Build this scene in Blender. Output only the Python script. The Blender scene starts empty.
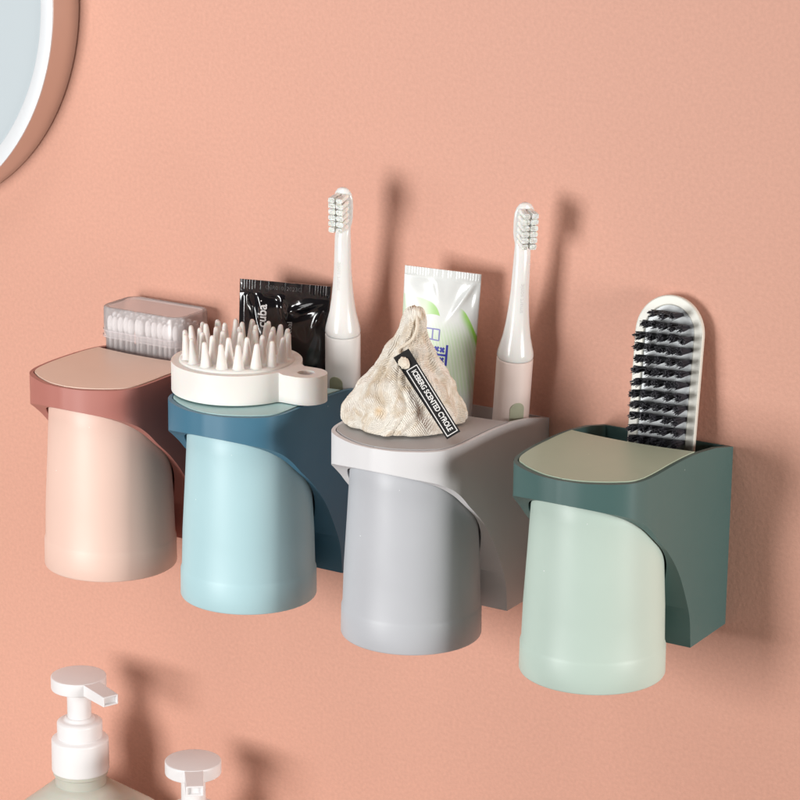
import bpy, bmesh, math, random
from mathutils import Vector, Matrix, noise
import numpy as np
random.seed(7)
S = 0.01                      # everything is modelled in centimetres, linked in metres
sc = bpy.context.scene
COL = sc.collection
PI = math.pi

# ------------------------------------------------------------------ camera
cd = bpy.data.cameras.new('camera'); cam = bpy.data.objects.new('camera', cd); COL.objects.link(cam)
fwd = Vector((-0.50142633, 0.82132913, -0.2720112)); rgt = Vector((0.85200334, 0.52344214, 0.00993111))
up = rgt.cross(fwd)
M = Matrix((rgt, up, -fwd)).transposed().to_4x4(); M.translation = Vector((70.936, -148.435, 47.523))*S
cam.matrix_world = M
cd.sensor_width = 36; cd.lens = 2722.239/800*36; cd.clip_start = .05; cd.clip_end = 50
sc.camera = cam
# ------------------------------------------------------------------ light
w = bpy.data.worlds.new("World"); sc.world = w; w.use_nodes = True
w.node_tree.nodes['Background'].inputs[0].default_value = (1.0, .60, .44, 1)
w.node_tree.nodes['Background'].inputs[1].default_value = .035
def area(name, loc, target, size, power, color, sy=None):
    ld = bpy.data.lights.new(name, 'AREA'); ld.energy = power; ld.color = color; ld.size = size*S
    if sy: ld.shape = 'RECTANGLE'; ld.size_y = sy*S
    o = bpy.data.objects.new(name, ld); COL.objects.link(o); o.location = Vector(loc)*S
    o.rotation_euler = (Vector(target)-Vector(loc)).to_track_quat('-Z', 'Y').to_euler(); return o
area('key_lamp', (-64, -150, 6), (-98, 0, 0), 60, 24.5, (1, 1, .99))
area('soft_fill_lamp', (-50, -72, 125), (-24, 0, 0), 80, 6, (1, .99, .98))
area('side_fill_lamp', (134, -34, 8), (2, -6, -5), 40, 15.5, (1, .99, .96))
sc.view_settings.view_transform = 'Standard'; sc.view_settings.look = 'None'; sc.view_settings.exposure = 0; sc.view_settings.gamma = 1

# ------------------------------------------------------------------ materials
def mat(name, col, rough=.45, spec=.5, bump=None, coat=0, sss=0, mottle=0, metal=0):
    m = bpy.data.materials.new(name); m.use_nodes = True; nt = m.node_tree; b = nt.nodes['Principled BSDF']
    b.inputs['Base Color'].default_value = (*col, 1); b.inputs['Roughness'].default_value = rough
    b.inputs['Specular IOR Level'].default_value = spec; b.inputs['Metallic'].default_value = metal
    b.inputs['Coat Weight'].default_value = coat; b.inputs['Coat Roughness'].default_value = .08
    if sss:
        b.inputs['Subsurface Weight'].default_value = sss; b.inputs['Subsurface Scale'].default_value = .004
    tc = nt.nodes.new('ShaderNodeTexCoord')
    if mottle:
        n = nt.nodes.new('ShaderNodeTexNoise'); n.inputs['Scale'].default_value = 90; n.inputs['Detail'].default_value = 6
        nt.links.new(tc.outputs['Object'], n.inputs[0])
        r = nt.nodes.new('ShaderNodeMapRange'); r.inputs[3].default_value = 1-mottle; r.inputs[4].default_value = 1+mottle
        nt.links.new(n.outputs[0], r.inputs[0])
        v = nt.nodes.new('ShaderNodeVectorMath'); v.operation = 'SCALE'; v.inputs[0].default_value = col
        nt.links.new(r.outputs[0], v.inputs['Scale']); nt.links.new(v.outputs[0], b.inputs['Base Color'])
    if bump:
        n = nt.nodes.new('ShaderNodeTexNoise'); n.inputs['Scale'].default_value = bump[0]; n.inputs['Detail'].default_value = 4
        nt.links.new(tc.outputs['Object'], n.inputs[0])
        bp = nt.nodes.new('ShaderNodeBump'); bp.inputs['Strength'].default_value = bump[1]; bp.inputs['Distance'].default_value = bump[2]
        nt.links.new(n.outputs[0], bp.inputs['Height']); nt.links.new(bp.outputs[0], b.inputs['Normal'])
    return m
def plastic(name, col, rough=.42):
    m = mat(name, col, rough, .45, bump=(1500, .12, .0002), mottle=.012); nt = m.node_tree; b = nt.nodes['Principled BSDF']; N = nt.nodes.new; L = nt.links.new
    tc = N('ShaderNodeTexCoord'); n = N('ShaderNodeTexNoise'); n.inputs['Scale'].default_value = 28; n.inputs['Detail'].default_value = 6; L(tc.outputs['Object'], n.inputs[0])
    r = N('ShaderNodeMapRange'); r.inputs[1].default_value = .3; r.inputs[2].default_value = .7; r.inputs[3].default_value = rough-.05; r.inputs[4].default_value = rough+.07; L(n.outputs[0], r.inputs[0]); L(r.outputs[0], b.inputs['Roughness'])
    vo = N('ShaderNodeTexVoronoi'); vo.inputs['Scale'].default_value = 55; L(tc.outputs['Object'], vo.inputs['Vector'])
    lt = N('ShaderNodeMath'); lt.operation = 'LESS_THAN'; lt.inputs[1].default_value = .022; L(vo.outputs['Distance'], lt.inputs[0])
    src = b.inputs['Base Color'].links[0].from_socket
    mx = N('ShaderNodeMix'); mx.data_type = 'RGBA'; L(lt.outputs[0], mx.inputs[0]); L(src, mx.inputs[6]); mx.inputs[7].default_value = (*[min(.85, c+.3) for c in col], 1); L(mx.outputs[2], b.inputs['Base Color'])
    return m

def wall_material():
    m = bpy.data.materials.new('salmon_wall'); m.use_nodes = True; nt = m.node_tree; b = nt.nodes['Principled BSDF']; L = nt.links.new
    N = nt.nodes.new
    tc = N('ShaderNodeTexCoord')
    n1 = N('ShaderNodeTexNoise'); n1.inputs['Scale'].default_value = 4; n1.inputs['Detail'].default_value = 4; L(tc.outputs['Object'], n1.inputs[0])
    n2 = N('ShaderNodeTexNoise'); n2.inputs['Scale'].default_value = 420; n2.inputs['Detail'].default_value = 3; L(tc.outputs['Object'], n2.inputs[0])
    mx = N('ShaderNodeMix'); mx.data_type = 'RGBA'; mx.inputs[6].default_value = (.665, .345, .254, 1); mx.inputs[7].default_value = (.70, .37, .278, 1); L(n1.outputs[0], mx.inputs[0])
    r = N('ShaderNodeMapRange'); r.inputs[1].default_value = .3; r.inputs[2].default_value = .7; r.inputs[3].default_value = .955; r.inputs[4].default_value = 1.045; L(n2.outputs[0], r.inputs[0])
    v = N('ShaderNodeVectorMath'); v.operation = 'SCALE'; L(mx.outputs[2], v.inputs[0]); L(r.outputs[0], v.inputs['Scale'])
    # rare pale specks in the paint
    vo = N('ShaderNodeTexVoronoi'); vo.inputs['Scale'].default_value = 30; L(tc.outputs['Object'], vo.inputs['Vector'])
    lt = N('ShaderNodeMath'); lt.operation = 'LESS_THAN'; lt.inputs[1].default_value = .016; L(vo.outputs['Distance'], lt.inputs[0])
    mx2 = N('ShaderNodeMix'); mx2.data_type = 'RGBA'; L(lt.outputs[0], mx2.inputs[0]); L(v.outputs[0], mx2.inputs[6]); mx2.inputs[7].default_value = (.85, .6, .5, 1)
    L(mx2.outputs[2], b.inputs['Base Color'])
    b.inputs['Roughness'].default_value = .55; b.inputs['Specular IOR Level'].default_value = .35
    n3 = N('ShaderNodeTexNoise'); n3.inputs['Scale'].default_value = 330; n3.inputs['Detail'].default_value = 5; n3.inputs['Roughness'].default_value = .6; L(tc.outputs['Object'], n3.inputs[0])
    bp = N('ShaderNodeBump'); bp.inputs['Strength'].default_value = .38; bp.inputs['Distance'].default_value = .0007; L(n3.outputs[0], bp.inputs['Height'])
    L(bp.outputs[0], b.inputs['Normal'])
    return m

# ------------------------------------------------------------------ object helpers
def thing(name, label, cat, loc=(0, 0, 0), rot=(0, 0, 0), group=None):
    o = bpy.data.objects.new(name, None); COL.objects.link(o); o.location = Vector(loc)*S; o.rotation_euler = rot
    o.empty_display_size = .01
    o['label'] = label; o['category'] = cat
    if group: o['group'] = group
    return o
def finish(bm, smooth=True, angle=35):
    bmesh.ops.recalc_face_normals(bm, faces=bm.faces)
    for f in bm.faces: f.smooth = smooth
    for e in bm.edges:
        if len(e.link_faces) == 2 and e.calc_face_angle(0) > math.radians(angle): e.smooth = False
def obj(name, bm, m, parent=None, smooth=True, angle=35, bevel=0, seg=3, blimit=35, scale=True):
    finish(bm, smooth, angle)
    if scale: bmesh.ops.scale(bm, vec=(S, S, S), verts=bm.verts)
    me = bpy.data.meshes.new(name); bm.to_mesh(me); bm.free(); me.materials.append(m)
    o = bpy.data.objects.new(name, me); COL.objects.link(o)
    if parent: o.parent = parent
    if bevel:
        b = o.modifiers.new('bevel', 'BEVEL'); b.width = bevel*S; b.segments = seg; b.limit_method = 'ANGLE'; b.angle_limit = math.radians(blimit)
        b.harden_normals = True
    return o
def add_box(bm, x0, x1, y0, y1, z0, z1):
    vs = [bm.verts.new(p) for p in ((x0,y0,z0),(x1,y0,z0),(x1,y1,z0),(x0,y1,z0),(x0,y0,z1),(x1,y0,z1),(x1,y1,z1),(x0,y1,z1))]
    for f in ((0,3,2,1),(4,5,6,7),(0,1,5,4),(1,2,6,5),(2,3,7,6),(3,0,4,7)): bm.faces.new([vs[i] for i in f])
    return vs
def add_lathe(bm, prof, n=64, c=(0, 0), close=False, axis=None):
    """prof: list of (r, z); r=0 collapses to a point"""
    rings = []
    for r, z in prof:
        if r < 1e-6: rings.append([bm.verts.new((c[0], c[1], z))])
        else: rings.append([bm.verts.new((c[0]+r*math.cos(2*PI*i/n), c[1]+r*math.sin(2*PI*i/n), z)) for i in range(n)])
    pairs = list(zip(rings, rings[1:]))
    if close: pairs.append((rings[-1], rings[0]))
    for a, b in pairs:
        for i in range(n):
            j = (i+1) % n
            if len(a) == 1 and len(b) == 1: continue
            if len(a) == 1: bm.faces.new((a[0], b[i], b[j]))
            elif len(b) == 1: bm.faces.new((a[i], a[j], b[0]))
            else: bm.faces.new((a[i], a[j], b[j], b[i]))
def rounded(pts, r, n=4):
    """round the corners of an open polyline of (r,z)"""
    out = [pts[0]]
    for a, b, c in zip(pts, pts[1:], pts[2:]):
        A, B, C = Vector(a), Vector(b), Vector(c)
        k = min(r, (A-B).length*.48, (C-B).length*.48)
        p, q = B+(A-B).normalized()*k, B+(C-B).normalized()*k
        for i in range(n+1):
            t = i/n; out.append(tuple(p*(1-t)**2+B*2*t*(1-t)+q*t*t))
    out.append(pts[-1]); return out
def add_prism(bm, pts, z0, z1):
    a = [bm.verts.new((x, y, z0)) for x, y in pts]; b = [bm.verts.new((x, y, z1)) for x, y in pts]
    bm.faces.new(a); bm.faces.new(b)
    n = len(pts)
    for i in range(n): bm.faces.new((a[i], a[(i+1) % n], b[(i+1) % n], b[i]))
def catmull(pts, n=6):
    P = [Vector(p) for p in pts]; P = [P[0]*2-P[1]]+P+[P[-1]*2-P[-2]]; out = []
    for i in range(1, len(P)-2):
        for k in range(n):
            t = k/n; a, b, c, d = P[i-1], P[i], P[i+1], P[i+2]
            out.append(.5*((2*b)+(-a+c)*t+(2*a-5*b+4*c-d)*t*t+(-a+3*b-3*c+d)*t**3))
    out.append(P[-2]); return out
def rrect(w, d, r, n=8, cx=0, cy=0):
    out = []
    for sx, sy, a0 in ((1, 1, 0), (-1, 1, PI/2), (-1, -1, PI), (1, -1, 3*PI/2)):
        for i in range(n+1):
            a = a0+PI/2*i/n; out.append((cx+sx*(w/2-r)+r*math.cos(a), cy+sy*(d/2-r)+r*math.sin(a)))
    return out
def text_bm(s, size, spacing=1.0, bold=0, extrude=0):
    """text laid out in XY (cm), centred, as a bmesh"""
    cu = bpy.data.curves.new('t', 'FONT'); cu.body = s; cu.size = size; cu.align_x = 'CENTER'; cu.align_y = 'CENTER'
    cu.space_character = spacing; cu.offset = bold; cu.resolution_u = 4; cu.extrude = extrude
    o = bpy.data.objects.new('t', cu); COL.objects.link(o)
    dg = bpy.context.evaluated_depsgraph_get(); me = bpy.data.meshes.new_from_object(o.evaluated_get(dg))
    bm = bmesh.new(); bm.from_mesh(me); bpy.data.objects.remove(o); bpy.data.curves.remove(cu); bpy.data.meshes.remove(me)
    return bm
def fine(bm, l):
    for _ in range(3):
        es = [e for e in bm.edges if e.calc_length() > l]
        if not es: break
        bmesh.ops.subdivide_edges(bm, edges=es, cuts=1)
        bmesh.ops.triangulate(bm, faces=[f for f in bm.faces if len(f.verts) > 4])
def fast_ellipse(cx, cy, a, b, n=32): return [(cx+a*math.cos(2*PI*i/n), cy+b*math.sin(2*PI*i/n)) for i in range(n)]

# ------------------------------------------------------------------ the setting
bm = bmesh.new(); add_box(bm, -260, 160, 0, 6, -160, 150)
o = obj('wall', bm, wall_material(), smooth=False); o['kind'] = 'structure'
counter_m = mat('counter_stone', (.72, .70, .67), .3, .5, mottle=.04)
bm = bmesh.new(); add_box(bm, -90, 20, -34, -.2, -46.5, -43.5)
o = obj('counter', bm, counter_m, smooth=False, bevel=.3); o['kind'] = 'structure'

# ------------------------------------------------------------------ holders and cups
TOP = np.polyfit([-14.4, -11, -8, -5, -2.5, 0], [-.03, .04, .12, .0, -.33, -.84], 3)
top = lambda y: float(np.polyval(TOP, y))
CUT = catmull([(-5.05, -12.5), (-5.3, -10.6), (-5.96, -9.04), (-7.1, -7.1), (-8.5, -5.5), (-10.0, -4.2), (-10.9, -3.35), (-11.8, -2.66), (-12.6, -2.2), (-13.2, -1.93), (-13.75, -1.73), (-14.5, -1.43)], 6)
OUT = catmull([(4.5, -8.6), (4.5, -9.8), (4.45, -10.9), (4.33, -11.8), (4.02, -12.6), (3.45, -13.2), (2.6, -13.72), (1.4, -14.22), (0, -14.4)], 6)
def zb(y):
    for a, b in zip(CUT, CUT[1:]):
        if b[0] <= y <= a[0]: return a[1]+(b[1]-a[1])*(y-a[0])/(b[0]-a[0]-1e-12)
    return -12.5 if y > -5 else -1.43
def holder_body():
    bm = bmesh.new(); st = [(4.5, 0, -12.5), (4.5, -2.5, -12.5), (4.5, -4.6, -12.5)]
    st += [(4.5, p[0], p[1]) for p in CUT if p[0] > -8.55]
    st += [(p[0], p[1], zb(p[1])) for p in OUT]
    rings = []
    for wd, y, z in st:
        t = top(y)
        if wd < 1e-4: rings.append([bm.verts.new((0, y, z)), bm.verts.new((0, y, t))])
        else: rings.append([bm.verts.new(v) for v in ((-wd, y, z), (wd, y, z), (wd, y, t), (-wd, y, t))])
    bm.faces.new(rings[0])
    for a, b in zip(rings, rings[1:]):
        if len(b) == 2:
            bm.faces.new((a[0], a[1], b[0])); bm.faces.new((a[1], a[2], b[1], b[0])); bm.faces.new((a[2], a[3], b[1])); bm.faces.new((a[3], a[0], b[0], b[1]))
        else:
            for i in range(4): bm.faces.new((a[i], a[(i+1) % 4], b[(i+1) % 4], b[i]))
    return bm
LIDY = lambda x, wd: -4.95-.45*(1-(x/wd)**2)
def lid_outline(ins, yr=None):
    pts = [(max(p[0]-ins, 0), p[1]+ins*(1 if p[0] < 3.6 else max(0, (4.5-p[0])/.9))) for p in OUT]
    right = [(4.5-ins, -4.95), (4.5-ins, -6.8)]+pts[:-1]
    return right, (0, OUT[-1][1]+ins)
def lid_bm(ins, up_, thick):
    """D-shaped pad following the platform top, concave rear edge"""
    right, nose = lid_outline(ins); bm = bmesh.new(); NX = 12; rows = []
    ys = right+[nose]
    # refine the straight flank
    ys = [ys[0]]+[(ys[0][0], -4.95-(1.85*k/4)) for k in range(1, 4)]+ys[1:]
    for wd, y in ys:
        f = max(0, min(1, (y+8.2)/3.2)); row = []
        for i in range(NX+1):
            x = wd*(2*i/NX-1); yy = y-.45*f*(1-(2*i/NX-1)**2); row.append((x, yy))
        rows.append(row)
    def grid(dz):
        g = [[bm.verts.new((x, y, top(y)+dz)) for x, y in row] for row in rows[:-1]]
        last = bm.verts.new((0, nose[1], top(nose[1])+dz)); return g, last
    g1, l1 = grid(up_); g0, l0 = grid(up_-thick)
    for g, l in ((g1, l1), (g0, l0)):
        for a, b in zip(g, g[1:]):
            for i in range(NX): bm.faces.new((a[i], a[i+1], b[i+1], b[i]))
        for i in range(NX): bm.faces.new((g[-1][i], g[-1][i+1], l))
    for i in range(NX): bm.faces.new((g1[0][i], g1[0][i+1], g0[0][i+1], g0[0][i]))
    for k in range(len(g1)-1):
        for c in (0, NX): bm.faces.new((g1[k][c], g1[k+1][c], g0[k+1][c], g0[k][c]))
    for c in (0, NX): bm.faces.new((g1[-1][c], l1, l0, g0[-1][c]))
    return bm
CUPY = -9.42
CUPP = [(-1.3, 3.9), (-3, 3.97), (-6, 4.13), (-9, 4.30), (-11.3, 4.365), (-11.45, 4.40), (-11.6, 4.45), (-12.5, 4.46), (-13.37, 4.47)]
def make_master():
    dg = bpy.context.evaluated_depsgraph_get
    ob = obj('holder_src', holder_body(), M_['tmp'])
    cuts = []
    bm = bmesh.new(); add_box(bm, -4.18, 4.18, -4.35, -.35, -11.6, 3); cuts.append((bm, 0))
    bm = bmesh.new()                              # upper mouth, bowed toward the front under the pad's rear edge
    pts = [(4.18, -.35), (-4.18, -.35)]+[(x, LIDY(x, 4.22)-.02) for x in np.linspace(-4.18, 4.18, 13)]
    add_prism(bm, pts, -.95, 3); cuts.append((bm, 0))
    cuts.append((lid_bm(.23, 3, 3.16), 0))         # the recess the pad lies in
    bm = bmesh.new(); add_lathe(bm, [(0, -1.12), (4.05, -1.12), (4.12, -3), (4.26, -6), (4.44, -9), (4.62, -12), (4.8, -16), (0, -16)], 96, (0, CUPY)); cuts.append((bm, 0))
    tmp = []
    for b, _ in cuts:
        c = obj('cut', b, M_['tmp']); tmp.append(c)
        md = ob.modifiers.new('b', 'BOOLEAN'); md.operation = 'DIFFERENCE'; md.object = c; md.solver = 'EXACT'
    me = bpy.data.meshes.new_from_object(ob.evaluated_get(dg()))
    for c in tmp+[ob]: bpy.data.objects.remove(c)
    bm = bmesh.new(); bm.from_mesh(me); bmesh.ops.remove_doubles(bm, verts=bm.verts, dist=2e-6)
    bmesh.ops.dissolve_limit(bm, angle_limit=math.radians(.3), verts=bm.verts, edges=bm.edges)
    return bm
M_ = {'tmp': mat('tmp', (.5, .5, .5))}
body_src = make_master()
def holder(X, Z, mb, mp, label, plabel):
    t = thing('wall_holder', label, 'holder', (X, 0, Z), group='cup holders hung in a row on the wall')
    b = obj('body', body_src.copy(), mb, t, bevel=.09, seg=3, blimit=40, scale=False)
    p = obj('top_pad', lid_bm(.30, .05, .16), mp, t, bevel=.05, seg=3, blimit=40)
    p['label'] = plabel
    return t
def cup(X, Z, m, label):
    t = thing('tumbler_cup', label, 'cup', (X, CUPY, Z-13.37), group='tumblers hanging upside down in the holders')
    o = [(r, z+13.37) for z, r in CUPP]
    prof = [(0, o[0][1]), (3.2, o[0][1])]+[(3.8, o[0][1]-.06), (3.92, o[0][1]-.2)]+o[1:-1]+[(4.47, .10), (4.43, .02), (4.36, 0), (4.29, .02), (4.25, .1)]
    prof += [(4.2, 1.2), (4.1, 3.5), (3.7, 11.2), (0, 11.3)]
    bm = bmesh.new(); add_lathe(bm, prof, 128); obj('cup_body', bm, m, t, angle=60)
    return t
HX = [(-36.77, -.044), (-25.43, -.051), (-12.93, -.195), (0, 0)]
holder(*HX[0], plastic('maroon_plastic', (.44, .17, .14)), plastic('dusty_pink_pad', (.84, .64, .52), .38),
       'maroon red wall holder with a dusty pink top pad holding the box of cotton swabs', 'dusty pink pad')
holder(*HX[1], plastic('navy_plastic', (.062, .175, .26)), plastic('pale_blue_pad', (.42, .62, .62), .38),
       'deep blue wall holder with a pale blue top pad under the white scalp brush', 'pale blue pad')
holder(*HX[2], plastic('white_plastic', (.74, .73, .74)), plastic('grey_pad', (.45, .44, .44), .42),
       'white wall holder with a grey top pad carrying the cream scent sachet', 'grey pad')
holder(*HX[3], plastic('dark_green_plastic', (.068, .135, .128)), plastic('sage_pad', (.46, .57, .44), .38),
       'dark green wall holder with a sage top pad holding the bristle shoe brush', 'sage beige pad')
cup(*HX[0], plastic('peach_cup', (.80, .56, .47), .42), 'peach pink tumbler hanging upside down under the maroon holder')
cup(*HX[1], plastic('blue_cup', (.44, .64, .68), .42), 'light blue tumbler hanging upside down under the deep blue holder')
cup(*HX[2], plastic('grey_cup', (.52, .53, .56), .42), 'grey tumbler hanging upside down under the white holder')
cup(*HX[3], plastic('mint_cup', (.53, .645, .575), .42), 'mint green tumbler hanging upside down under the dark green holder')

# ------------------------------------------------------------------ mirror
mir = thing('round_mirror', 'round mirror with a brushed silver rim mounted on the salmon wall', 'mirror', (-62.2, 0, 23.01), (PI/2, 0, 0))
steel = mat('brushed_steel', (.70, .72, .74), .5, .5, metal=.35, bump=(700, .2, .0002))
side = mat('rim_side_steel', (.62, .57, .53), .30, .5, metal=1, bump=(500, .1, .0002))
def glass_mirror():
    m = bpy.data.materials.new('mirror_glass'); m.use_nodes = True; nt = m.node_tree; b = nt.nodes['Principled BSDF']
    b.inputs['Base Color'].default_value = (.66, .74, .78, 1); b.inputs['Roughness'].default_value = .25; b.inputs['Metallic'].default_value = .25  # pale blue base paints in the bright reflection the glass would show
    return m
# local z points out of the wall (rotated +90 deg about X: local z -> -Y)
bm = bmesh.new(); add_lathe(bm, [(15.7, .02), (16.1, .02), (16.1, .14), (15.7, .14)], 160, close=True); obj('mount_ring', bm, mat('dark_mount', (.06, .04, .035), .6), mir)
bm = bmesh.new(); add_lathe(bm, rounded([(15.4, .12), (16.43, .12), (16.43, 2.95), (15.6, 2.96)], .06), 220); obj('rim_band', bm, side, mir)
bm = bmesh.new(); add_lathe(bm, rounded([(16.43, 2.93), (16.43, 3.04), (15.42, 3.06), (15.34, 2.9)], .03), 220); obj('front_ring', bm, steel, mir)
bm = bmesh.new(); add_lathe(bm, [(0, 2.95), (15.4, 2.95)], 220); obj('mirror_glass', bm, glass_mirror(), mir)

# ------------------------------------------------------------------ pump bottles
white_pl = mat('white_pump_plastic', (.82, .80, .80), .32, .5, bump=(900, .05, .0002))
bottle_m = mat('grey_green_bottle', (.55, .54, .47), .35, .5, sss=.3, mottle=.02)
def pump_bottle(X, Y, Ztop, spout, label, foot):
    t = thing('pump_bottle', label, 'bottle', (X, Y, foot), group='soap bottles with white pumps')
    H = Ztop-foot; h = lambda d: H-d
    bm = bmesh.new(); NS = 14       # body: rounded square with pyramid shoulders
    rings = []
    lv = [(0, 4.0), (.12, 4.15), (.4, 4.2), (h(10.7), 4.2), (h(10.42), 4.17), (h(10.22), 4.08), (h(10.02), 3.88), (h(8.5), 2.3), (h(8.2), 1.98)]
    for z, hw in lv:
        rings.append([bm.verts.new((x, y, z)) for x, y in rrect(2*hw, 2*hw, min(hw*.96, 1.0 if hw > 3.5 else hw*.9), 6)])
    bm.faces.new(rings[0]); bm.faces.new(rings[-1])
    for a, b in zip(rings, rings[1:]):
        n = len(a)
        for i in range(n): bm.faces.new((a[i], a[(i+1) % n], b[(i+1) % n], b[i]))
    obj('bottle_body', bm, bottle_m, t, angle=50)
    bm = bmesh.new(); add_lathe(bm, rounded([(0, h(8.35)), (1.84, h(8.35)), (1.84, h(7.5)), (1.97, h(7.45)), (1.97, h(7.1)), (0, h(7.1))], .1), 64); obj('neck', bm, bottle_m, t)
    bm = bmesh.new(); add_lathe(bm, rounded([(0, h(7.2)), (2.06, h(7.2)), (2.04, h(4.78)), (1.6, h(4.66)), (1.5, h(4.55)), (0, h(4.5))], .13), 72); obj('screw_cap', bm, white_pl, t)
    bm = bmesh.new(); add_lathe(bm, rounded([(0, h(4.75)), (1.5, h(4.75)), (1.62, h(4.55)), (1.62, h(3.5)), (1.4, h(3.36)), (1.12, h(3.33)), (.98, h(3.1)), (0, h(3.1))], .1), 64); obj('collar', bm, white_pl, t)
    bm = bmesh.new(); add_lathe(bm, [(0, h(3.5)), (.88, h(3.5)), (.86, h(3.1)), (.86, h(.8)), (0, h(.8))], 48); obj('stem', bm, white_pl, t)
    bm = bmesh.new(); add_lathe(bm, rounded([(0, h(.95)), (1.97, h(.95)), (1.97, h(0)), (0, h(0))], .1), 96)
    hd = obj('pump_head', bm, white_pl, t)
    # spout: tapering square tube, open at the end
    bm = bmesh.new(); L0, L1 = 1.5, spout[1]
    def ring(x, w2, z0, z1): return [bm.verts.new(v) for v in ((x, -w2, z0), (x, w2, z0), (x, w2, z1), (x, -w2, z1))]
    R = [ring(L0, .66, h(.9), h(.02)), ring(L1, .60, h(.84), h(.1)), ring(L1, .47, h(.72), h(.22)), ring(L1-.25, .45, h(.70), h(.24))]
    for a, b in zip(R, R[1:]):
        for i in range(4): bm.faces.new((a[i], a[(i+1) % 4], b[(i+1) % 4], b[i]))
    bm.faces.new(R[-1])
    bmesh.ops.rotate(bm, verts=bm.verts, cent=(0, 0, 0), matrix=Matrix.Rotation(spout[0], 3, 'Z'))
    obj('spout', bm, white_pl, hd, bevel=.05)
    return t
pump_bottle(-42.54, -6, -24.1, (math.atan2(-1.75, 4.3), 4.5), 'grey green bottle with white pump, spout turned right, below the peach tumbler', -43.5)
pump_bottle(-32.6, -6, -28.29, (math.atan2(-3.8, 2.9), 4.3), 'lower bottle showing only its white pump, spout facing forward, below the blue tumbler', -43.5)

# ------------------------------------------------------------------ cotton swab box
def frosted(dens):
    m = bpy.data.materials.new('frosted_plastic'); m.use_nodes = True; nt = m.node_tree; N = nt.nodes.new; L = nt.links.new
    for n in list(nt.nodes):
        if n.type != 'OUTPUT_MATERIAL': nt.nodes.remove(n)
    out = nt.nodes['Material Output']
    tr = N('ShaderNodeBsdfTransparent'); tr.inputs[0].default_value = (1, .99, 1, 1)
    df = N('ShaderNodeBsdfDiffuse'); df.inputs[0].default_value = (.95, .90, .90, 1)
    tl = N('ShaderNodeBsdfTranslucent'); tl.inputs[0].default_value = (.95, .91, .92, 1)
    gl = N('ShaderNodeBsdfGlossy'); gl.inputs['Roughness'].default_value = .18
    a = N('ShaderNodeMixShader'); a.inputs[0].default_value = .18; L(df.outputs[0], a.inputs[1]); L(tl.outputs[0], a.inputs[2])
    b = N('ShaderNodeMixShader'); b.inputs[0].default_value = dens; L(tr.outputs[0], b.inputs[1]); L(a.outputs[0], b.inputs[2])
    fr = N('ShaderNodeFresnel'); fr.inputs[0].default_value = 1.35
    c = N('ShaderNodeMixShader'); L(fr.outputs[0], c.inputs[0]); L(b.outputs[0], c.inputs[1]); L(gl.outputs[0], c.inputs[2])
    L(c.outputs[0], out.inputs[0]); return m
fr_m = frosted(.42); fr_top = frosted(.8)
BX, BY = -37.95, -2.42
sb = thing('swab_box', 'frosted clear plastic box full of cotton swabs standing in the maroon holder', 'box', (BX, BY, -4.2))
def shell(bm, w_, d_, r_, lv):
    rings = [[bm.verts.new((x, y, z)) for x, y in rrect(w_-2*i_, d_-2*i_, max(r_-i_, .05), 8)] for z, i_ in lv]
    for a, b in zip(rings, rings[1:]):
        n = len(a)
        for i in range(n): bm.faces.new((a[i], a[(i+1) % n], b[(i+1) % n], b[i]))
    return rings
bm = bmesh.new(); r = shell(bm, 6.7, 3.75, .95, [(0, .3), (0, .12), (.1, 0), (5.3, 0)]); bm.faces.new(r[0]); obj('box_base', bm, fr_m, sb, angle=60)
bm = bmesh.new(); r = shell(bm, 6.95, 4.0, 1.05, [(4.85, 0), (6.75, .02), (6.86, .05), (6.92, .13), (6.9, .3), (6.84, .36)]); obj('box_lid', bm, fr_m, sb, angle=60)
bm = bmesh.new(); r = shell(bm, 6.95, 4.0, 1.05, [(6.84, .36), (6.80, .45), (6.80, .7)]); bm.faces.new(r[-1]); obj('lid_top', bm, fr_top, sb, angle=60)
bm = bmesh.new(); shell(bm, 7.02, 4.07, 1.08, [(4.80, 0), (4.80, -.03), (4.90, -.03), (4.90, 0)]); shell(bm, 7.0, 4.05, 1.08, [(5.22, 0), (5.26, -.02), (5.30, 0)]); obj('lid_edge', bm, fr_m, sb)
swab_w = mat('cotton', (.90, .89, .88), .9, .1, bump=(1500, .5, .0005)); stick_m = mat('swab_stick', (.80, .77, .74), .6)
def make_swab():
    t = thing('cotton_swab', 'white cotton swab packed upright among many in the frosted box', 'cotton swab', group='cotton swabs inside the frosted box')
    bm = bmesh.new(); add_lathe(bm, [(0, .3), (.105, .3), (.105, 5.6), (0, 5.6)], 10); obj('stick', bm, stick_m, t)
    bm = bmesh.new(); add_lathe(bm, [(.11, 5.0), (.19, 5.2), (.235, 5.5), (.235, 5.85), (.19, 6.1), (.1, 6.22), (0, 6.25)], 14); obj('cotton_tip', bm, swab_w, t)
    bm = bmesh.new(); add_lathe(bm, [(0, .1), (.12, .13), (.23, .4), (.23, .7), (.11, 1.2)], 12); obj('cotton_tip', bm, swab_w, t)
    return t
sw = make_swab(); first = True
for row in range(4):
    for i in range(13):
        x = -2.82+.47*i+random.uniform(-.015, .015); y = -1.5+.7*row
        if first: t = sw; first = False
        else:
            t = sw.copy(); COL.objects.link(t)
            for ch in sw.children:
                c = ch.copy(); COL.objects.link(c); c.parent = t
        t.location = Vector((BX+x, BY+y, -4.15+random.uniform(-.05, .08)))*S
        t.rotation_euler = (random.uniform(-.015, .015), random.uniform(-.02, .02), random.uniform(0, 6))

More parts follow.
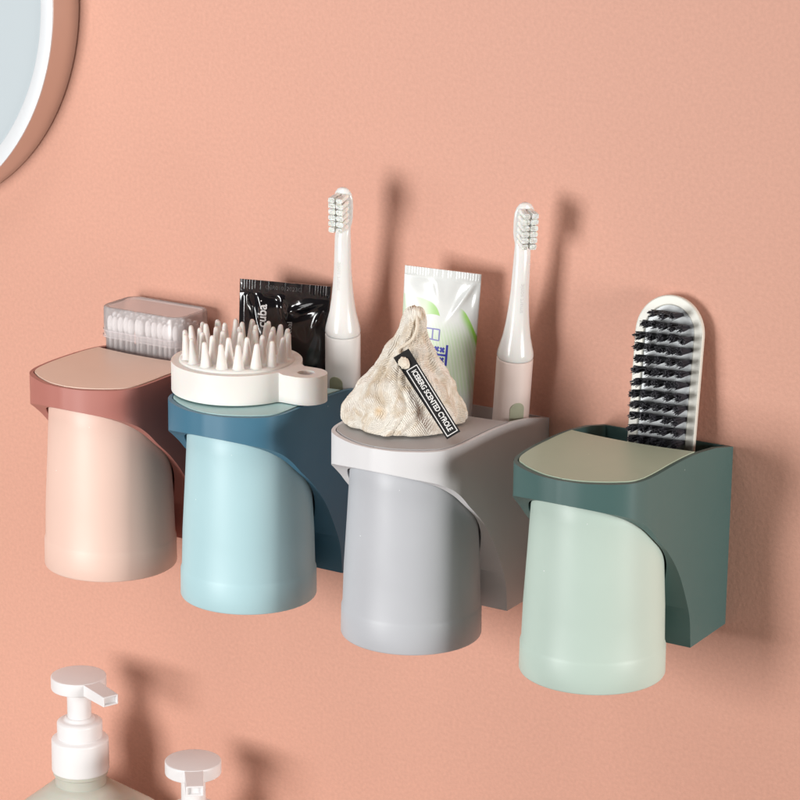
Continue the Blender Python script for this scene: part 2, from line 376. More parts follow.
# ------------------------------------------------------------------ scalp massage brush on the blue holder
rub = mat('cream_white_silicone', (.82, .79, .75), .5, .35, sss=.25, bump=(1000, .05, .0002))
sm = thing('scalp_brush', 'round white scalp brush with cone bristles lying on the deep blue holder', 'scalp brush', (-26.7, -8.8, .14), (0, 0, math.radians(1)))
def scalp_body():
    bm = bmesh.new(); Rr = 4.25; tr_, tx = 1.32, 5.35
    pts = []; a0 = math.radians(20)
    for i in range(60):
        a = a0+(2*PI-2*a0)*i/59; pts.append((Rr*math.cos(a), Rr*math.sin(a)))
    fil = [(4.1, -1.34), (4.35, -1.30), (4.8, -1.31)]
    tab = [(tx+tr_*math.cos(a), tr_*math.sin(a)) for a in np.linspace(-PI/2, PI/2, 16)]
    pts += fil+tab+[(x, -y) for x, y in reversed(fil)]
    hole = [(tx-.05+.55*math.cos(2*PI*i/24), .55*math.sin(2*PI*i/24)) for i in range(24)]
    for z, ins in ((0, 0),): pass
    va = {}
    for z in (0, 1.95):
        va[z] = ([bm.verts.new((x, y, z if z == 0 else z-(.12 if x > 4.2 else 0))) for x, y in pts], [bm.verts.new((x, y, z if z == 0 else z-.12)) for x, y in hole])
        es = []
        for loop in va[z]:
            es += [bm.edges.new((loop[i], loop[(i+1) % len(loop)])) for i in range(len(loop))]
        bmesh.ops.triangle_fill(bm, edges=es, use_beauty=True)
    for k in (0, 1):
        a, b = va[0][k], va[1.95][k]; n = len(a)
        for i in range(n): bm.faces.new((a[i], a[(i+1) % n], b[(i+1) % n], b[i]))
    return bm
obj('handle_body', scalp_body(), rub, sm, bevel=.28, seg=5, blimit=50)
bm = bmesh.new(); add_lathe(bm, rounded([(3.75, 1.85), (3.72, 2.06), (3.55, 2.16), (0, 2.2)], .06), 96); obj('bristle_plate', bm, rub, sm)
def cone(bm, x, y, z, h, r0, r1, lean):
    n = 14; rings = []
    for t, rr in ((0, r0*1.25), (.04, r0*1.02), (.3, r0*.84), (.6, r0*.63), (.85, r1*1.32), (.94, r1*1.08), (.99, r1*.6)):
        rings.append([bm.verts.new((x+lean[0]*t*h+rr*math.cos(2*PI*i/n), y+lean[1]*t*h+rr*math.sin(2*PI*i/n), z+h*t)) for i in range(n)])
    for a, b in zip(rings, rings[1:]):
        for i in range(n): bm.faces.new((a[i], a[(i+1) % n], b[(i+1) % n], b[i]))
    bm.faces.new(rings[-1])
for rad, cnt, hh, ph in ((3.2, 18, 1.68, .1), (2.25, 13, 1.88, .25), (1.25, 7, 1.98, .1), (.2, 1, 2.02, 0)):
    for i in range(cnt):
        a = ph+2*PI*i/cnt+random.uniform(-.02, .02); bm = bmesh.new()
        cone(bm, rad*math.cos(a), rad*math.sin(a), 2.13, hh, .365, .135, (.10*rad/3*math.cos(a), .10*rad/3*math.sin(a)))
        obj('bristle', bm, rub, sm, angle=60)

# ------------------------------------------------------------------ toothbrushes
tb_white = mat('toothbrush_white', (.80, .79, .77), .22, .5, coat=.3, sss=.15)
def toothbrush(base, joint, tip, az, handle_m, button_m, label):
    """base/joint/tip: axis points in cm, az: facing azimuth of the bristles"""
    B, J, T = Vector(base), Vector(joint), Vector(tip)
    ax = (T-B).normalized(); face = Vector((math.cos(az), math.sin(az), 0)); face = (face-ax*face.dot(ax)).normalized(); sd = ax.cross(face)*-1
    R = Matrix((face.cross(ax)*-1, face*-1, ax)).transposed()      # local -y faces the bristle side
    if R.determinant() < 0: R = Matrix((face.cross(ax), face*-1, ax)).transposed()
    LJ = (J-B).dot(ax); LT = (T-B).length
    t = thing('electric_toothbrush', label, 'toothbrush', base, R.to_euler())
    bm = bmesh.new(); add_lathe(bm, rounded([(0, 0), (1.05, 0), (1.16, .6), (1.17, 5), (1.16, LJ-.05), (1.08, LJ), (0, LJ)], .1), 64); obj('handle', bm, handle_m, t)
    bm = bmesh.new(); add_lathe(bm, [(0, LJ-.02), (1.08, LJ-.02), (1.08, LJ+.06), (0, LJ+.06)], 64); obj('seam_ring', bm, mat('seam_grey', (.35, .35, .34), .5), t)
    # button
    bm = bmesh.new(); pts = rrect(.98, 2.4, .48, 8); z0 = LJ-2.65-1.2
    top_ = [bm.verts.new((x*.94, -(math.sqrt(max(1.17**2-(x*.94)**2, .01))+.035), z0+y*.97)) for x, y in pts]; bot = [bm.verts.new((x, -(math.sqrt(max(1.17**2-x*x, .01))-.06), z0+y)) for x, y in pts]
    n = len(pts)
    for i in range(n): bm.faces.new((bot[i], bot[(i+1) % n], top_[(i+1) % n], top_[i]))
    c = bm.verts.new((0, -1.21, z0+.7)); c2 = bm.verts.new((0, -1.21, z0-.7)); 
    for i in range(n): bm.faces.new((top_[i], top_[(i+1) % n], c if top_[i].co.z > z0 or top_[(i+1) % n].co.z > z0 else c2))
    try: bm.faces.new([v for v in (c, c2) ])
    except Exception: pass
    gap = [v for v in top_ if abs(v.co.z-z0) < .72]
    bmesh.ops.holes_fill(bm, edges=bm.edges, sides=6)
    obj('power_button', bm, button_m, t)
    # neck: flares down to the handle and flattens to the head plate
    bm = bmesh.new(); n = 40; rings = []
    D = LT-LJ
    prof = [(.04, 1.13, 1.13), (.15, 1.17, 1.17), (.45, 1.13, 1.13), (.9, 1.02, 1.0), (1.5, .88, .85), (2.3, .76, .72), (3.3, .66, .62), (4.5, .58, .53), (D-3.3, .53, .45), (D-2.85, .5, .36), (D-2.6, .52, .30),
            (D-2.3, .60, .26), (D-1.9, .66, .25), (D-1.2, .68, .25), (D-.7, .66, .25), (D-.35, .55, .24), (D-.12, .38, .21), (D-.02, .18, .15)]
    for dz, a, b in prof:
        off = .16*max(0, min(1, (dz-(D-3.6))/1.2))
        rings.append([bm.verts.new((a*math.cos(2*PI*i/n), off+b*math.sin(2*PI*i/n), LJ+dz)) for i in range(n)])
    bm.faces.new(rings[0]); bm.faces.new(rings[-1])
    for a, b in zip(rings, rings[1:]):
        for i in range(n): bm.faces.new((a[i], a[(i+1) % n], b[(i+1) % n], b[i]))
    nk = obj('brush_head', bm, tb_white, t, angle=70)
    tx = text_bm('smart sonic', .40, 1.02); PZ = [q[0] for q in prof]
    for v in tx.verts:
        x, y = v.co.x, -v.co.y; dz = 4.15+x; aa = float(np.interp(dz, PZ, [q[1] for q in prof])); bb = float(np.interp(dz, PZ, [q[2] for q in prof])); xx = y-.05
        v.co = Vector((xx, -(bb*math.sqrt(max(.02, 1-(xx/aa)**2))+.006), LJ+dz))
    obj('lettering', tx, tb_print, nk, smooth=False)
    # tufts
    for r_ in range(6):
        zc = LJ+D-.50-.40*r_
        for c_ in (-1, 1):
            bm = bmesh.new(); xx = .245*c_; tall = 1.05+(.07 if r_ in (0, 5) else 0); ha, hb = (.235, .165) if 0 < r_ < 5 else (.20, .16)
            nn = 20; prev = None
            def sup(c, s_): return math.copysign(abs(c)**.6, c), math.copysign(abs(s_)**.6, s_)
            for q_, g in ((-.02, 1), (.4, 1.0), (.8, 1.04), (.97, 1.07)):
                ring = []
                for k in range(nn):
                    cx, cz = sup(math.cos(2*PI*k/nn), math.sin(2*PI*k/nn)); j = random.uniform(-.03, .03) if q_ > .9 else 0
                    ring.append(bm.verts.new((xx+ha*g*cx+.03*q_*c_, -tall*(q_+j), zc+hb*g*cz-.03*q_)))
                if prev:
                    for k in range(nn): bm.faces.new((prev[k], prev[(k+1) % nn], ring[(k+1) % nn], ring[k]))
                prev = ring
            bm.faces.new(prev)
            for k in range(90):
                ux, uz = random.uniform(-1, 1), random.uniform(-1, 1); bx, bz = xx+ha*ux*.97, zc+hb*uz*.97
                ex, ez = bx+.03*c_+random.gauss(0, .014), bz-.03+random.gauss(0, .014); L_ = tall*random.uniform(.97, 1.04); w_ = .02
                p = [bm.verts.new((bx+w_*cx, -.5*tall, bz+w_*cz)) for cx, cz in ((1, 0), (-.5, .87), (-.5, -.87))]
                q_ = [bm.verts.new((ex+w_*.8*cx, -L_, ez+w_*.8*cz)) for cx, cz in ((1, 0), (-.5, .87), (-.5, -.87))]
                for i in range(3): bm.faces.new((p[i], p[(i+1) % 3], q_[(i+1) % 3], q_[i]))
                bm.faces.new(q_)
            obj('bristle_tuft', bm, tuft_m, nk)
    return t
tb_print = mat('pale_print', (.62, .61, .59), .4)
tuft_m = mat('nylon_bristle', (.93, .90, .85), .55, .25, sss=.25)

btn_m = mat('olive_button', (.36, .37, .25), .45)
def along(a, b, t): return tuple(Vector(a)+(Vector(b)-Vector(a))*t)
J1, T1 = (-21.98, -3.45, 3.35), (-21.35, -4.6, 13.25)
J1b = (-22.3, -2.9, -1.2); B1 = along(J1, J1b, 3.1)
J2, T2 = (-9.6, -2.2, 3.35), (-8.72, -3.2, 13.5)
B2 = along(J2, (-10.0, -2.0, -.70), 3.4)
toothbrush(B1, J1, T1, math.radians(-82), mat('handle_white', (.80, .78, .76), .4), btn_m, 'white handled electric toothbrush standing in the deep blue holder beside the black tube')
toothbrush(B2, J2, T2, math.radians(-42), mat('handle_blush', (.82, .68, .63), .4), mat('olive_button_light', (.46, .47, .34), .45), 'blush pink handled electric toothbrush standing in the white holder at the back')

# ------------------------------------------------------------------ squeeze tubes
def tube(name, p_left, p_right, length, lean, m, label, crease, Tmax, seal, cap_m, wtop, wbot):
    """p_left/p_right: top corners; local x across, local z up (0 = top edge), local -y faces out"""
    L_, R_ = Vector(p_left), Vector(p_right); X = (R_-L_).normalized(); W = (R_-L_).length/2
    dn = Vector(lean).normalized(); Zax = (-dn-X*(-dn).dot(X)).normalized(); Yax = Zax.cross(X)
    t = thing(name, label, 'tube', (L_+R_)/2, Matrix((X, Yax, Zax)).transposed().to_euler())
    def hw(v): return W*(wtop+(wbot-wtop)*min(1, v/length))
    def th(v):
        if v < seal: return .055
        q = min(1, (v-seal)/(length*.8)); return .055+Tmax*math.sin(q*PI/2)
    def front(u, v):
        e = max(0, 1-(u/hw(v))**2); y = th(v)*e**.5 if v > seal else .055*(min(1, e*8))**.5
        if v > seal*.98: y += crease(u, v-seal)*min(1, (v-seal)/.25)*min(1, e*3)
        elif v < seal*.8: y += .012*(1 if math.sin(u*34) > 0 else -1)*min(1, e*6)
        return y
    def back(u, v):
        e = max(0, 1-(u/hw(v))**2); return th(v)*e**.5
    NU, NV = 90, 150; bm = bmesh.new(); G = []; Bk = []
    for j in range(NV+1):
        v = length*(j/NV)**1.25; g = []; b = []
        for i in range(NU+1):
            s_ = -math.cos(PI*i/NU); s_ = .5*s_+.5*(2*i/NU-1); u = hw(v)*s_
            g.append(bm.verts.new((u, -front(u, v), -v)))
            b.append(g[-1] if i in (0, NU) else bm.verts.new((u, back(u, v), -v)))
        G.append(g); Bk.append(b)
    for A in (G, Bk):
        for a, b in zip(A, A[1:]):
            for i in range(NU): bm.faces.new((a[i], a[i+1], b[i+1], b[i]))
    for j in (0, NV):
        for i in range(NU):
            vs = list(dict.fromkeys((G[j][i], G[j][i+1], Bk[j][i+1], Bk[j][i])))
            if len(vs) > 2: bm.faces.new(vs)
    obj('tube_body', bm, m, t, angle=60)
    bm = bmesh.new(); add_lathe(bm, rounded([(0, -length-1.6), (1.25, -length-1.6), (1.35, -length+.05), (0, -length+.05)], .12), 48); obj('cap', bm, cap_m, t)
    return t, front
def g2(u, v, cu, cv, su, sv, rot=0):
    c, s = math.cos(rot), math.sin(rot); a, b = (u-cu)*c+(v-cv)*s, -(u-cu)*s+(v-cv)*c
    return math.exp(-(a/su)**2-(b/sv)**2)
def cr_black(u, v):
    y = -.26*g2(u, v, -2.1, .9, .22, 1.5, -.25)+.14*g2(u, v, -1.6, .7, .22, 1.2, -.3)+.16*g2(u, v, -2.7, 1.1, .2, 1.4)
    y += .22*g2(u, v, -.1, .9, .20, .9, -.25)-.20*g2(u, v, .4, .8, .4, .7, .2)-.14*g2(u, v, -.7, .35, .7, .25, .2)
    y += .20*g2(u, v, 1.3, .75, .9, .14, -.35)-.15*g2(u, v, 1.4, 1.2, .6, .22, -.5)+.14*g2(u, v, 2.3, 1.5, .16, .5, .4)
    y += .08*g2(u, v, 1.9, 3.0, .3, 1.5, .2)
    return y+.05*noise.noise(Vector((u*1.1, v*.9, 3)))
def cr_white(u, v):
    y = .16*g2(u, v, 1.5, 1.2, .16, 1.3, .55)-.12*g2(u, v, 1.0, .9, .4, .8, .4)-.1*g2(u, v, 1.95, 1.2, .35, 1.0, .3)+.1*g2(u, v, -.2, .8, .25, .7, -.3)
    y -= .06*g2(u, v, -1.2, .6, .8, .4)
    return y+.03*noise.noise(Vector((u*.9, v*.6, 9)))
black_m = mat('glossy_black_tube', (.008, .008, .010), .16, .6, coat=.6)
tb, fb = tube('toothpaste_tube', (-30.04, -3.6, 5.98), (-24.39, -1.2, 5.72), 14.7, (-.03, -.02, -1), black_m,
              'glossy black squeeze tube with white lettering standing behind the scalp brush', cr_black, .85, .85, mat('black_cap', (.02, .02, .02), .4), 1.0, .93)
def stick_text(s, size, at, rot, m, parent, front, name='lettering', bold=0, sx=1, spacing=1.0, lift=.012):
    bm = text_bm(s, size, spacing, bold); fine(bm, size*.22)
    c, s_ = math.cos(rot), math.sin(rot)
    for v in bm.verts:
        x, y = v.co.x*sx, v.co.y; u = at[0]+x*c-y*s_; w_ = at[1]-(x*s_+y*c); v.co = Vector((u, -front(u, w_)-lift, -w_))
    return obj(name, bm, m, parent, smooth=False)
wl = mat('white_print', (.85, .85, .85), .4); gl_ = mat('silver_print', (.5, .5, .5), .35); sl_ = mat('embossed_print', (.10, .10, .10), .3)
stick_text('cuba', .84, (-1.42, 2.35), PI/2, wl, tb, fb, bold=.018)
stick_text('.', .7, (-1.72, 1.35), PI/2, wl, tb, fb)
stick_text('Charcoal', .47, (.47, 3.45), PI/2, gl_, tb, fb)
stick_text('CER01012023C', .38, (-.1, .42), 0, sl_, tb, fb, bold=-.004)

def white_tube_mat():
    m = bpy.data.materials.new('white_tube_green_waves'); m.use_nodes = True; nt = m.node_tree; b = nt.nodes['Principled BSDF']; N = nt.nodes.new; L = nt.links.new
    tc = N('ShaderNodeTexCoord'); sp = N('ShaderNodeSeparateXYZ'); L(tc.outputs['Object'], sp.inputs[0])
    def mth(op, a, b_=None, c_=None):
        n = N('ShaderNodeMath'); n.operation = op
        for k, q in enumerate((a, b_, c_)):
            if q is None: continue
            if isinstance(q, (int, float)): n.inputs[k].default_value = q
            else: L(q, n.inputs[k])
        return n.outputs[0]
    x = mth('MULTIPLY', sp.outputs[0], 100); v = mth('MULTIPLY', sp.outputs[2], -100)       # cm, v down from the top
    def ss(val, a, b_):
        n = N('ShaderNodeMapRange'); n.interpolation_type = 'SMOOTHSTEP'; L(val, n.inputs[0]); n.inputs[1].default_value = a; n.inputs[2].default_value = b_; return n.outputs[0]
    # band 1: pale sheet between a crest and an arc, both meeting at a fold
    tp = mth('ADD', mth('MULTIPLY_ADD', x, .12, 2.1), mth('MULTIPLY', mth('EXPONENT', mth('MULTIPLY', mth('SUBTRACT', x, .1), 3.2)), .95))
    lw_ = mth('MULTIPLY_ADD', mth('POWER', mth('ABSOLUTE', mth('ADD', x, .35)), 2.0), .38, 2.92)
    dt, dl = mth('SUBTRACT', v, tp), mth('SUBTRACT', lw_, v)
    m1 = mth('MULTIPLY', mth('MULTIPLY', ss(dt, -.02, .06), ss(dl, -.02, .04)), mth('SUBTRACT', 1, ss(x, .1, .35)))
    m1 = mth('MULTIPLY', m1, mth('ADD', .35, mth('MULTIPLY', ss(x, -1.6, 0), .65)))
    # band 2: right hand curve hugging the edge
    c2 = mth('MULTIPLY_ADD', mth('POWER', mth('MAXIMUM', mth('SUBTRACT', x, 1.35), 0.0001), 1.6), 1.35, 2.35)
    d2 = mth('SUBTRACT', v, c2)
    m2 = mth('MULTIPLY', mth('MULTIPLY', ss(d2, -.03, .05), mth('SUBTRACT', 1, ss(d2, .1, 1.1))), ss(x, 1.2, 1.75))
    # fan of hair lines
    f = mth('ADD', mth('MULTIPLY', x, 4.2), mth('MULTIPLY', mth('SQRT', mth('MAXIMUM', mth('SUBTRACT', v, 2.6), .0001)), -3.2))
    ln = ss(mth('SINE', mth('MULTIPLY', f, 7.0)), .2, .9)
    reg = mth('MULTIPLY', mth('MULTIPLY', ss(v, 2.9, 4.6), mth('SUBTRACT', 1, ss(v, 7.2, 8.8))), ss(d2, .0, .25))
    tint = mth('MULTIPLY', reg, mth('MULTIPLY_ADD', ln, -.20, .34))
    s1 = mth('ADD', mth('MULTIPLY', m1, .8), mth('MULTIPLY', m2, .9))
    tot = mth('MINIMUM', mth('ADD', s1, tint), 1)
    mx = N('ShaderNodeMix'); mx.data_type = 'RGBA'; mx.inputs[6].default_value = (.70, .72, .71, 1); mx.inputs[7].default_value = (.27, .58, .08, 1); L(tot, mx.inputs[0]); L(mx.outputs[2], b.inputs['Base Color'])
    b.inputs['Roughness'].default_value = .28; b.inputs['Coat Weight'].default_value = .3; b.inputs['Coat Roughness'].default_value = .1
    return m
tw, fw = tube('toothpaste_tube', (-17.4, -3.3, 8.47), (-12.5, -2.0, 8.25), 16.8, (-.055, -.02, -1), white_tube_mat(),
              'white squeeze tube with pale green waves and blue characters standing behind the cream sachet', cr_white, .95, .55, mat('white_cap', (.8, .8, .8), .35), 1.0, .96)
navy = mat('blue_print', (.03, .035, .33), .4); lav = mat('violet_print', (.20, .19, .45), .4)
def strokes(segs, m, parent, front, at, sc_, width, name='character'):
    """segs: line segments in a unit box, read upright; drawn turned a quarter clockwise"""
    bm = bmesh.new()
    for (x0, y0, x1, y1) in segs:
        a, b = Vector((x0, y0)), Vector((x1, y1)); n_ = max(2, int((b-a).length*sc_/.12)); d = (b-a).normalized(); p = Vector((-d.y, d.x))*width/sc_/2
        prev = None
        for k in range(n_+1):
            q = a+(b-a)*k/n_; pr = []
            for s_ in (1, -1):
                w_ = (q+p*s_)*sc_; u, v = at[0]-w_.y*-1*-1, at[1]+w_.x     # quarter turn clockwise
                pr.append(bm.verts.new((u, -front(u, v)-.012, -v)))
            if prev: bm.faces.new((prev[0], prev[1], pr[1], pr[0]))
            prev = pr
    return obj(name, bm, m, parent, smooth=False)
SUN = [(-.4, .5, .4, .5), (-.4, .5, -.4, -.5), (-.4, 0, .4, 0), (.4, .5, .32, -.5), (-.4, -.5, -.25, -.5)]
SHUANG = [(-.52, .42, .52, .42), (0, .42, 0, -.05), (0, -.05, -.5, -.55), (0, -.05, .5, -.55),
          (-.36, .28, -.14, .08), (-.14, .28, -.36, .08), (.14, .28, .36, .08), (.36, .28, .14, .08),
          (-.38, .0, -.16, -.2), (-.16, .0, -.38, -.2), (.16, .0, .38, -.2), (.38, .0, .16, -.2)]
# in the tube frame the tops of the characters look to the right
def flip(s): return [(a, -b, c, -d) for a, b, c, d in s]
strokes(flip(SUN), lav, tw, fw, (-.33, 4.2), .9, .085)
strokes([(a, -b, c, -d) for a, b, c, d in SHUANG], navy, tw, fw, (.16, 5.45), 1.3, .14)
strokes([(-.2, .3, .5, .3), (-.2, .0, .5, .0)], lav, tw, fw, (.25, 6.8), .7, .09)

# ------------------------------------------------------------------ aroma stone with hanging tag
def sachet_mat():
    m = bpy.data.materials.new('cream_embroidered_cloth'); m.use_nodes = True; nt = m.node_tree; b = nt.nodes['Principled BSDF']; N = nt.nodes.new; L = nt.links.new
    tc = N('ShaderNodeTexCoord')
    n = N('ShaderNodeTexNoise'); n.inputs['Scale'].default_value = 75; n.inputs['Detail'].default_value = 5; n.inputs['Distortion'].default_value = 1.2; L(tc.outputs['Object'], n.inputs[0])
    r = N('ShaderNodeValToRGB'); e = r.color_ramp.elements; e[0].position = .32; e[0].color = (.68, .56, .42, 1); e[1].position = .56; e[1].color = (.88, .83, .74, 1); L(n.outputs[0], r.inputs[0])
    vm = N('ShaderNodeVectorMath'); vm.operation = 'DISTANCE'; L(tc.outputs['Object'], vm.inputs[0]); vm.inputs[1].default_value = (.003, -.035, .014)
    mr = N('ShaderNodeMapRange'); mr.inputs[1].default_value = .001; mr.inputs[2].default_value = .006; mr.inputs[3].default_value = .8; mr.inputs[4].default_value = 0; L(vm.outputs['Value'], mr.inputs[0])
    mx = N('ShaderNodeMix'); mx.data_type = 'RGBA'; L(mr.outputs[0], mx.inputs[0]); L(r.outputs[0], mx.inputs[6]); mx.inputs[7].default_value = (.80, .45, .12, 1); L(mx.outputs[2], b.inputs['Base Color'])
    b.inputs['Roughness'].default_value = .85; b.inputs['Specular IOR Level'].default_value = .2; b.inputs['Sheen Weight'].default_value = .15
    # feathery stitched relief: patches of parallel threads turned in different directions
    vo = N('ShaderNodeTexVoronoi'); vo.inputs['Scale'].default_value = 95; L(tc.outputs['Object'], vo.inputs['Vector'])
    vr = N('ShaderNodeVectorRotate'); vr.rotation_type = 'AXIS_ANGLE'; vr.inputs['Axis'].default_value = (.2, -.9, .3); L(tc.outputs['Object'], vr.inputs[0])
    sp = N('ShaderNodeSeparateColor'); L(vo.outputs['Color'], sp.inputs[0])
    an = N('ShaderNodeMath'); an.operation = 'MULTIPLY'; an.inputs[1].default_value = 3.1; L(sp.outputs[0], an.inputs[0]); L(an.outputs[0], vr.inputs['Angle'])
    wv = N('ShaderNodeTexWave'); wv.inputs['Scale'].default_value = 270; wv.inputs['Distortion'].default_value = 5; wv.inputs['Detail'].default_value = 2; L(vr.outputs[0], wv.inputs[0])
    n2 = N('ShaderNodeTexNoise'); n2.inputs['Scale'].default_value = 200; n2.inputs['Detail'].default_value = 5; n2.inputs['Distortion'].default_value = 1.5; L(tc.outputs['Object'], n2.inputs[0])
    ad = N('ShaderNodeMath'); ad.operation = 'MULTIPLY_ADD'; ad.inputs[1].default_value = .45; L(wv.outputs[1], ad.inputs[0]); L(n2.outputs[0], ad.inputs[2])
    bp = N('ShaderNodeBump'); bp.inputs['Strength'].default_value = .8; bp.inputs['Distance'].default_value = .0010; L(ad.outputs[0], bp.inputs['Height']); L(bp.outputs[0], b.inputs['Normal'])
    return m
SC = Vector((-13.95, -8.9, .02))
st = thing('scent_sachet', 'cream wrinkled scent sachet gathered to a peak, with a black tag, on the white holder', 'sachet', SC)
SP = [(0, 3.5), (.15, 3.74), (.4, 3.8), (.9, 3.7), (1.4, 3.45), (1.9, 3.2), (2.5, 2.9), (3.2, 2.45), (3.8, 2.05), (4.3, 1.76), (4.8, 1.5), (5.3, 1.15), (5.7, .97), (6.2, .84), (6.7, .72), (7.1, .6), (7.35, .42), (7.45, .18)]
SPc = catmull([(a, b) for a, b in SP], 8)
def stone_r(z, a):
    zz = max(0, min(7.44, z)); r0 = 0
    for p, q in zip(SPc, SPc[1:]):
        if p[0] <= zz <= q[0]+1e-9: r0 = p[1]+(q[1]-p[1])*(zz-p[0])/max(1e-9, q[0]-p[0]); break
    # cloth gathered at the neck: folds run down from it, fade and branch toward the skirt
    d = Vector((math.cos(a), math.sin(a), 0)); f = min(1, r0/1.6); q = zz/7.4
    wob = .55*noise.noise(d*1.3+Vector((0, 0, zz*.35)))
    def fold(n_, ph, sharp): return (1-abs(math.sin(n_*(a+wob)/2+ph)))**sharp
    fo = .21*fold(7, .3, 1.3)*(.45+.55*q)+.09*fold(12, 1.1, 1.5)*(.6+.4*q)+.05*fold(21, .2, 1.2)*(1-q)
    rr = r0*(1.06-fo*(.75+.5*noise.noise(d*2+Vector((3, 0, zz*.6)))))
    rr += f*(.16*noise.noise(d*1.5+Vector((0, 0, zz*.5)))+.13*noise.noise(d*3.2+Vector((5, 0, zz*1.4)))+.06*noise.noise(d*8+Vector((0, 9, zz*2.2)))+.025*noise.noise(d*20+Vector((0, 9, zz*6))))
    return rr
def stone_axis(z): return (.72*(z/7.4)**1.3, .0)
bm = bmesh.new(); NA, NZ = 340, 190; rings = []
for j in range(NZ+1):
    z = 7.44*(j/NZ); ax, ay = stone_axis(z)
    ring = []
    for i in range(NA):
        a = 2*PI*i/NA; r = stone_r(z, a); zz = z+(.0 if z < .1 else .12*noise.noise(Vector((math.cos(a)*2, math.sin(a)*2, z))))
        ring.append(bm.verts.new((ax+r*math.cos(a), ay+r*.97*math.sin(a), max(0, zz))))
    rings.append(ring)
for a, b in zip(rings, rings[1:]):
    for i in range(NA): bm.faces.new((a[i], a[(i+1) % NA], b[(i+1) % NA], b[i]))
bm.faces.new(rings[0]); bm.faces.new(rings[-1])
for v in bm.verts:                        # flatten slightly uneven skirt
    if v.co.z < .25: v.co.z = max(0, v.co.z*.7)
obj('cloth_pouch', bm, sachet_mat(), st, angle=80)
# tag: a card lying along the front right slope
def tag_part(parent):
    A = Vector((-12.45, -12.0, 5.35))-SC; B = Vector((-8.45, -12.0, .85))-SC       # top / bottom ends on the plane y = -12
    # pull onto the slope: slide along the viewing ray is avoided, the card leans between two real points
    A = Vector((-12.98, -10.75, 4.92))-SC; B = Vector((-8.88, -11.4, .5))-SC
    Xd = (B-A).normalized(); nrm = Vector((.42, -.78, .46)); nrm = (nrm-Xd*nrm.dot(Xd)).normalized(); Yd = nrm.cross(Xd)
    Rm = Matrix((Xd, Yd, nrm)).transposed(); ln = (B-A).length
    def place(bm):
        for v in bm.verts: v.co = A+Rm @ v.co
    blk = mat('black_card', (.014, .014, .015), .45); wh = mat('tag_white', (.82, .82, .80), .5)
    bm = bmesh.new(); h = .47
    out = [(-.05, -h), (ln, -h), (ln, h), (-.05, h), (-.05, h)]
    hook = [(-.05, h), (-.05, -h*1.25), (.28, -h*1.25), (.30, -h*.45)]+[(.62+.30*math.cos(a), -.12+.26*math.sin(a)) for a in np.linspace(PI*.95, -PI*.5, 10)]+[(.75, -h), (ln, -h), (ln, h)]
    hook = [(-.05, h), (-.05, -h*1.3), (.26, -h*1.3)]+[(.62+.36*math.cos(a), -.10+.26*math.sin(a)) for a in np.linspace(PI*1.05, 0, 10)]+[(.98, -h), (ln, -h), (ln, h)]
    a = [bm.verts.new((x, y, 0)) for x, y in hook]; b = [bm.verts.new((x, y, .045)) for x, y in hook]; bm.faces.new(a); bm.faces.new(b)
    for i in range(len(a)): bm.faces.new((a[i], a[(i+1) % len(a)], b[(i+1) % len(a)], b[i]))
    bmesh.ops.triangulate(bm, faces=[f for f in bm.faces if len(f.verts) > 4]); place(bm); tg = obj('tag', bm, blk, parent, smooth=False); tg['label'] = 'black card tag with a white frame and lettering'
    bm = bmesh.new(); x0, x1, y0, y1, w_, z = 1.08, ln-.12, -h+.09, h-.09, .055, .055
    for q in ((x0, x1, y0, y0+w_), (x0, x1, y1-w_, y1), (x0, x0+w_, y0, y1), (x1-w_, x1, y0, y1)): 
        bm.faces.new([bm.verts.new(v) for v in ((q[0], q[2], z), (q[1], q[2], z), (q[1], q[3], z), (q[0], q[3], z))]); z += .0015
    place(bm); obj('frame_line', bm, wh, tg, smooth=False)
    bm = text_bm('ICEBERG SCENTED CYROLE', .46, .98, .012)
    xs = [v.co.x for v in bm.verts]; k = (x1-x0-.45)/(max(xs)-min(xs)); mid = (max(xs)+min(xs))/2
    for v in bm.verts: v.co = Vector(((v.co.x-mid)*k+(x0+x1)/2, v.co.y*1.0, .058))
    place(bm); obj('lettering', bm, wh, tg, smooth=False)
    # knotted cord lump through the slot
    bm = bmesh.new(); bmesh.ops.create_icosphere(bm, subdivisions=4, radius=1)
    for v in bm.verts:
        n_ = 1+.22*noise.noise(v.co*2.2)+.1*noise.noise(v.co*5); v.co = Vector((v.co.x*.40*n_+.60, v.co.y*.33*n_-.24, v.co.z*.24*n_+.06))
    place(bm); obj('knot', bm, stone_cord, parent)
    # cord strand from the tip down to the knot
    pts = catmull([Vector((.95, -.25, 7.2)), Vector((1.25, -.62, 6.4)), Vector((1.1, -1.0, 5.6)), Vector((.6, -1.75, 5.0)), A+Rm @ Vector((.5, 0, .0))], 6)
    bm = bmesh.new(); prev = None
    for i, p in enumerate(pts):
        d = (pts[min(i+1, len(pts)-1)]-pts[max(i-1, 0)]).normalized(); s1 = d.cross(Vector((0, 1, .2))).normalized(); s2 = d.cross(s1)
        ring = [bm.verts.new(p+(s1*math.cos(2*PI*k/8)+s2*math.sin(2*PI*k/8))*.09) for k in range(8)]
        if prev:
            for k in range(8): bm.faces.new((prev[k], prev[(k+1) % 8], ring[(k+1) % 8], ring[k]))
        prev = ring
    obj('cord', bm, stone_cord, parent)
stone_cord = mat('cream_cord', (.80, .72, .60), .8, .2, bump=(900, .8, .0008))
tag_part(st)

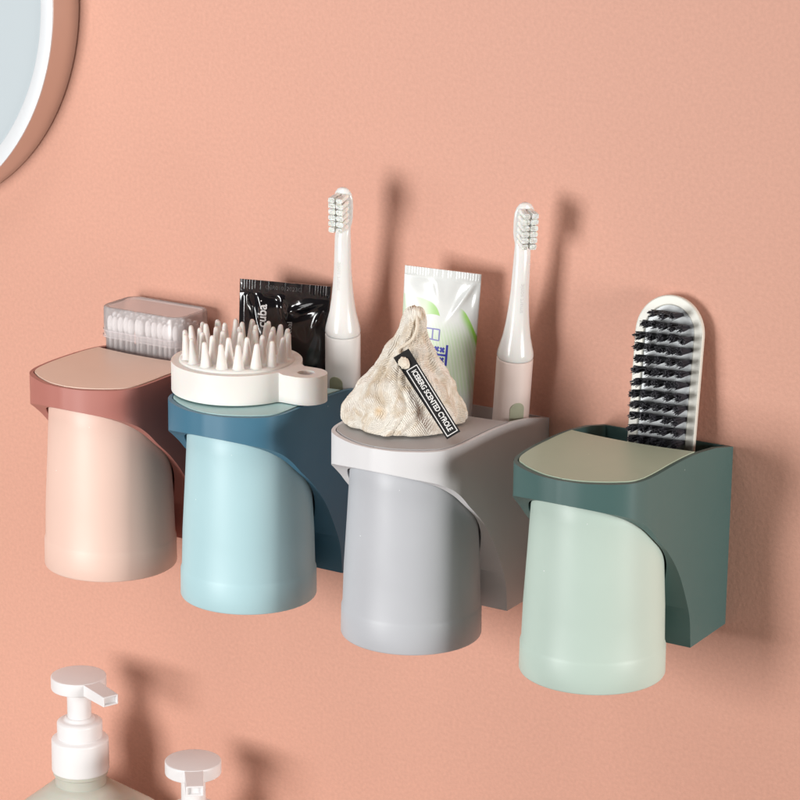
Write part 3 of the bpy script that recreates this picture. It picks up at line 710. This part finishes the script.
# ------------------------------------------------------------------ shoe brush in the green holder
sh_white = mat('shoe_brush_white', (.70, .69, .62), .35, .45); sh_in = mat('shoe_brush_inner', (.66, .70, .72), .35, .45)
br_m = mat('dark_bristle', (.055, .053, .066), .5, .3)
SHW, SHL = 2.26, 19.3
sb_t = thing('shoe_brush', 'white shoe brush with rows of dark bristles standing in the dark green holder', 'brush', (.30, -.62, 8.36), (math.radians(-9), math.radians(-1.2), math.radians(3)))
def shoe_outline(w_, zt, zb_, n=28):
    hgt = w_*1.06
    return [(w_*math.cos(a), zt-hgt+hgt*math.sin(a)) for a in np.linspace(0, PI, n)]+[(-w_*.97, zb_), (w_*.97, zb_)]
def slab(bm, pts, y0, y1):
    a = [bm.verts.new((x, y0, z)) for x, z in pts]; b = [bm.verts.new((x, y1, z)) for x, z in pts]; bm.faces.new(a); bm.faces.new(b)
    for i in range(len(a)): bm.faces.new((a[i], a[(i+1) % len(a)], b[(i+1) % len(a)], b[i]))
def frame_bm():
    bm = bmesh.new(); o_, i_ = shoe_outline(SHW, 0, -SHL), shoe_outline(SHW-.62, -.62, -9.6); n = len(o_)
    lv = [(o_, .18), (o_, -.22), (i_, -.22), (i_, -.05)]
    rings = [[bm.verts.new((x, y, z)) for x, z in q] for q, y in lv]
    for a, b in zip(rings, rings[1:]):
        for k in range(n): bm.faces.new((a[k], a[(k+1) % n], b[(k+1) % n], b[k]))
    bm.faces.new(rings[0]); return bm
obj('brush_back', frame_bm(), sh_white, sb_t, bevel=.09, seg=3, blimit=40)
bm = bmesh.new(); slab(bm, shoe_outline(SHW-.62, -.62, -9.6), -.07, .02); obj('bristle_base', bm, sh_in, sb_t, smooth=False)
for r_ in range(12):
    z = -1.15-.715*r_; half = min(1.42, (SHW-.95)*math.sqrt(max(0, 1-((-(z+.62)-2.0)/1.75)**2)) if -(z+.62) < 1.9 else 1.42)
    cols = 5 if half > 1.1 else (4 if half > .8 else 3)
    for c_ in range(cols):
        x0 = -half+2*half*c_/(cols-1); bm = bmesh.new(); Lb = 1.62+random.uniform(-.15, .12)
        spx, spz = random.uniform(-.07, .07), random.uniform(-.05, .04)
        for k in range(70):
            a = random.uniform(0, 2*PI); q = math.sqrt(random.random()); bx, bz = x0+.15*q*math.cos(a), z+.12*q*math.sin(a)
            kx, kz = random.gauss(0, .035), random.gauss(0, .035); tip = Vector((x0+.27*q*math.cos(a)+spx+kx, -.12-Lb*random.uniform(.84, 1.03), z+.26*q*math.sin(a)+spz+kz)); w_ = .026
            mid = Vector((bx, -.12, bz)).lerp(tip, .5)+Vector((random.uniform(-.02, .02), 0, random.uniform(-.02, .02)))
            ps = [Vector((bx, -.1, bz)), mid, tip]; prev = None
            for p in ps:
                ring = [bm.verts.new(p+Vector((w_*cx, 0, w_*cz))) for cx, cz in ((1, 0), (-.5, .87), (-.5, -.87))]
                if prev:
                    for i in range(3): bm.faces.new((prev[i], prev[(i+1) % 3], ring[(i+1) % 3], ring[i]))
                prev = ring
            bm.faces.new(prev)
        obj('bristle_tuft', bm, br_m, sb_t, smooth=False)
body_src.free(); bpy.data.materials.remove(M_['tmp'])
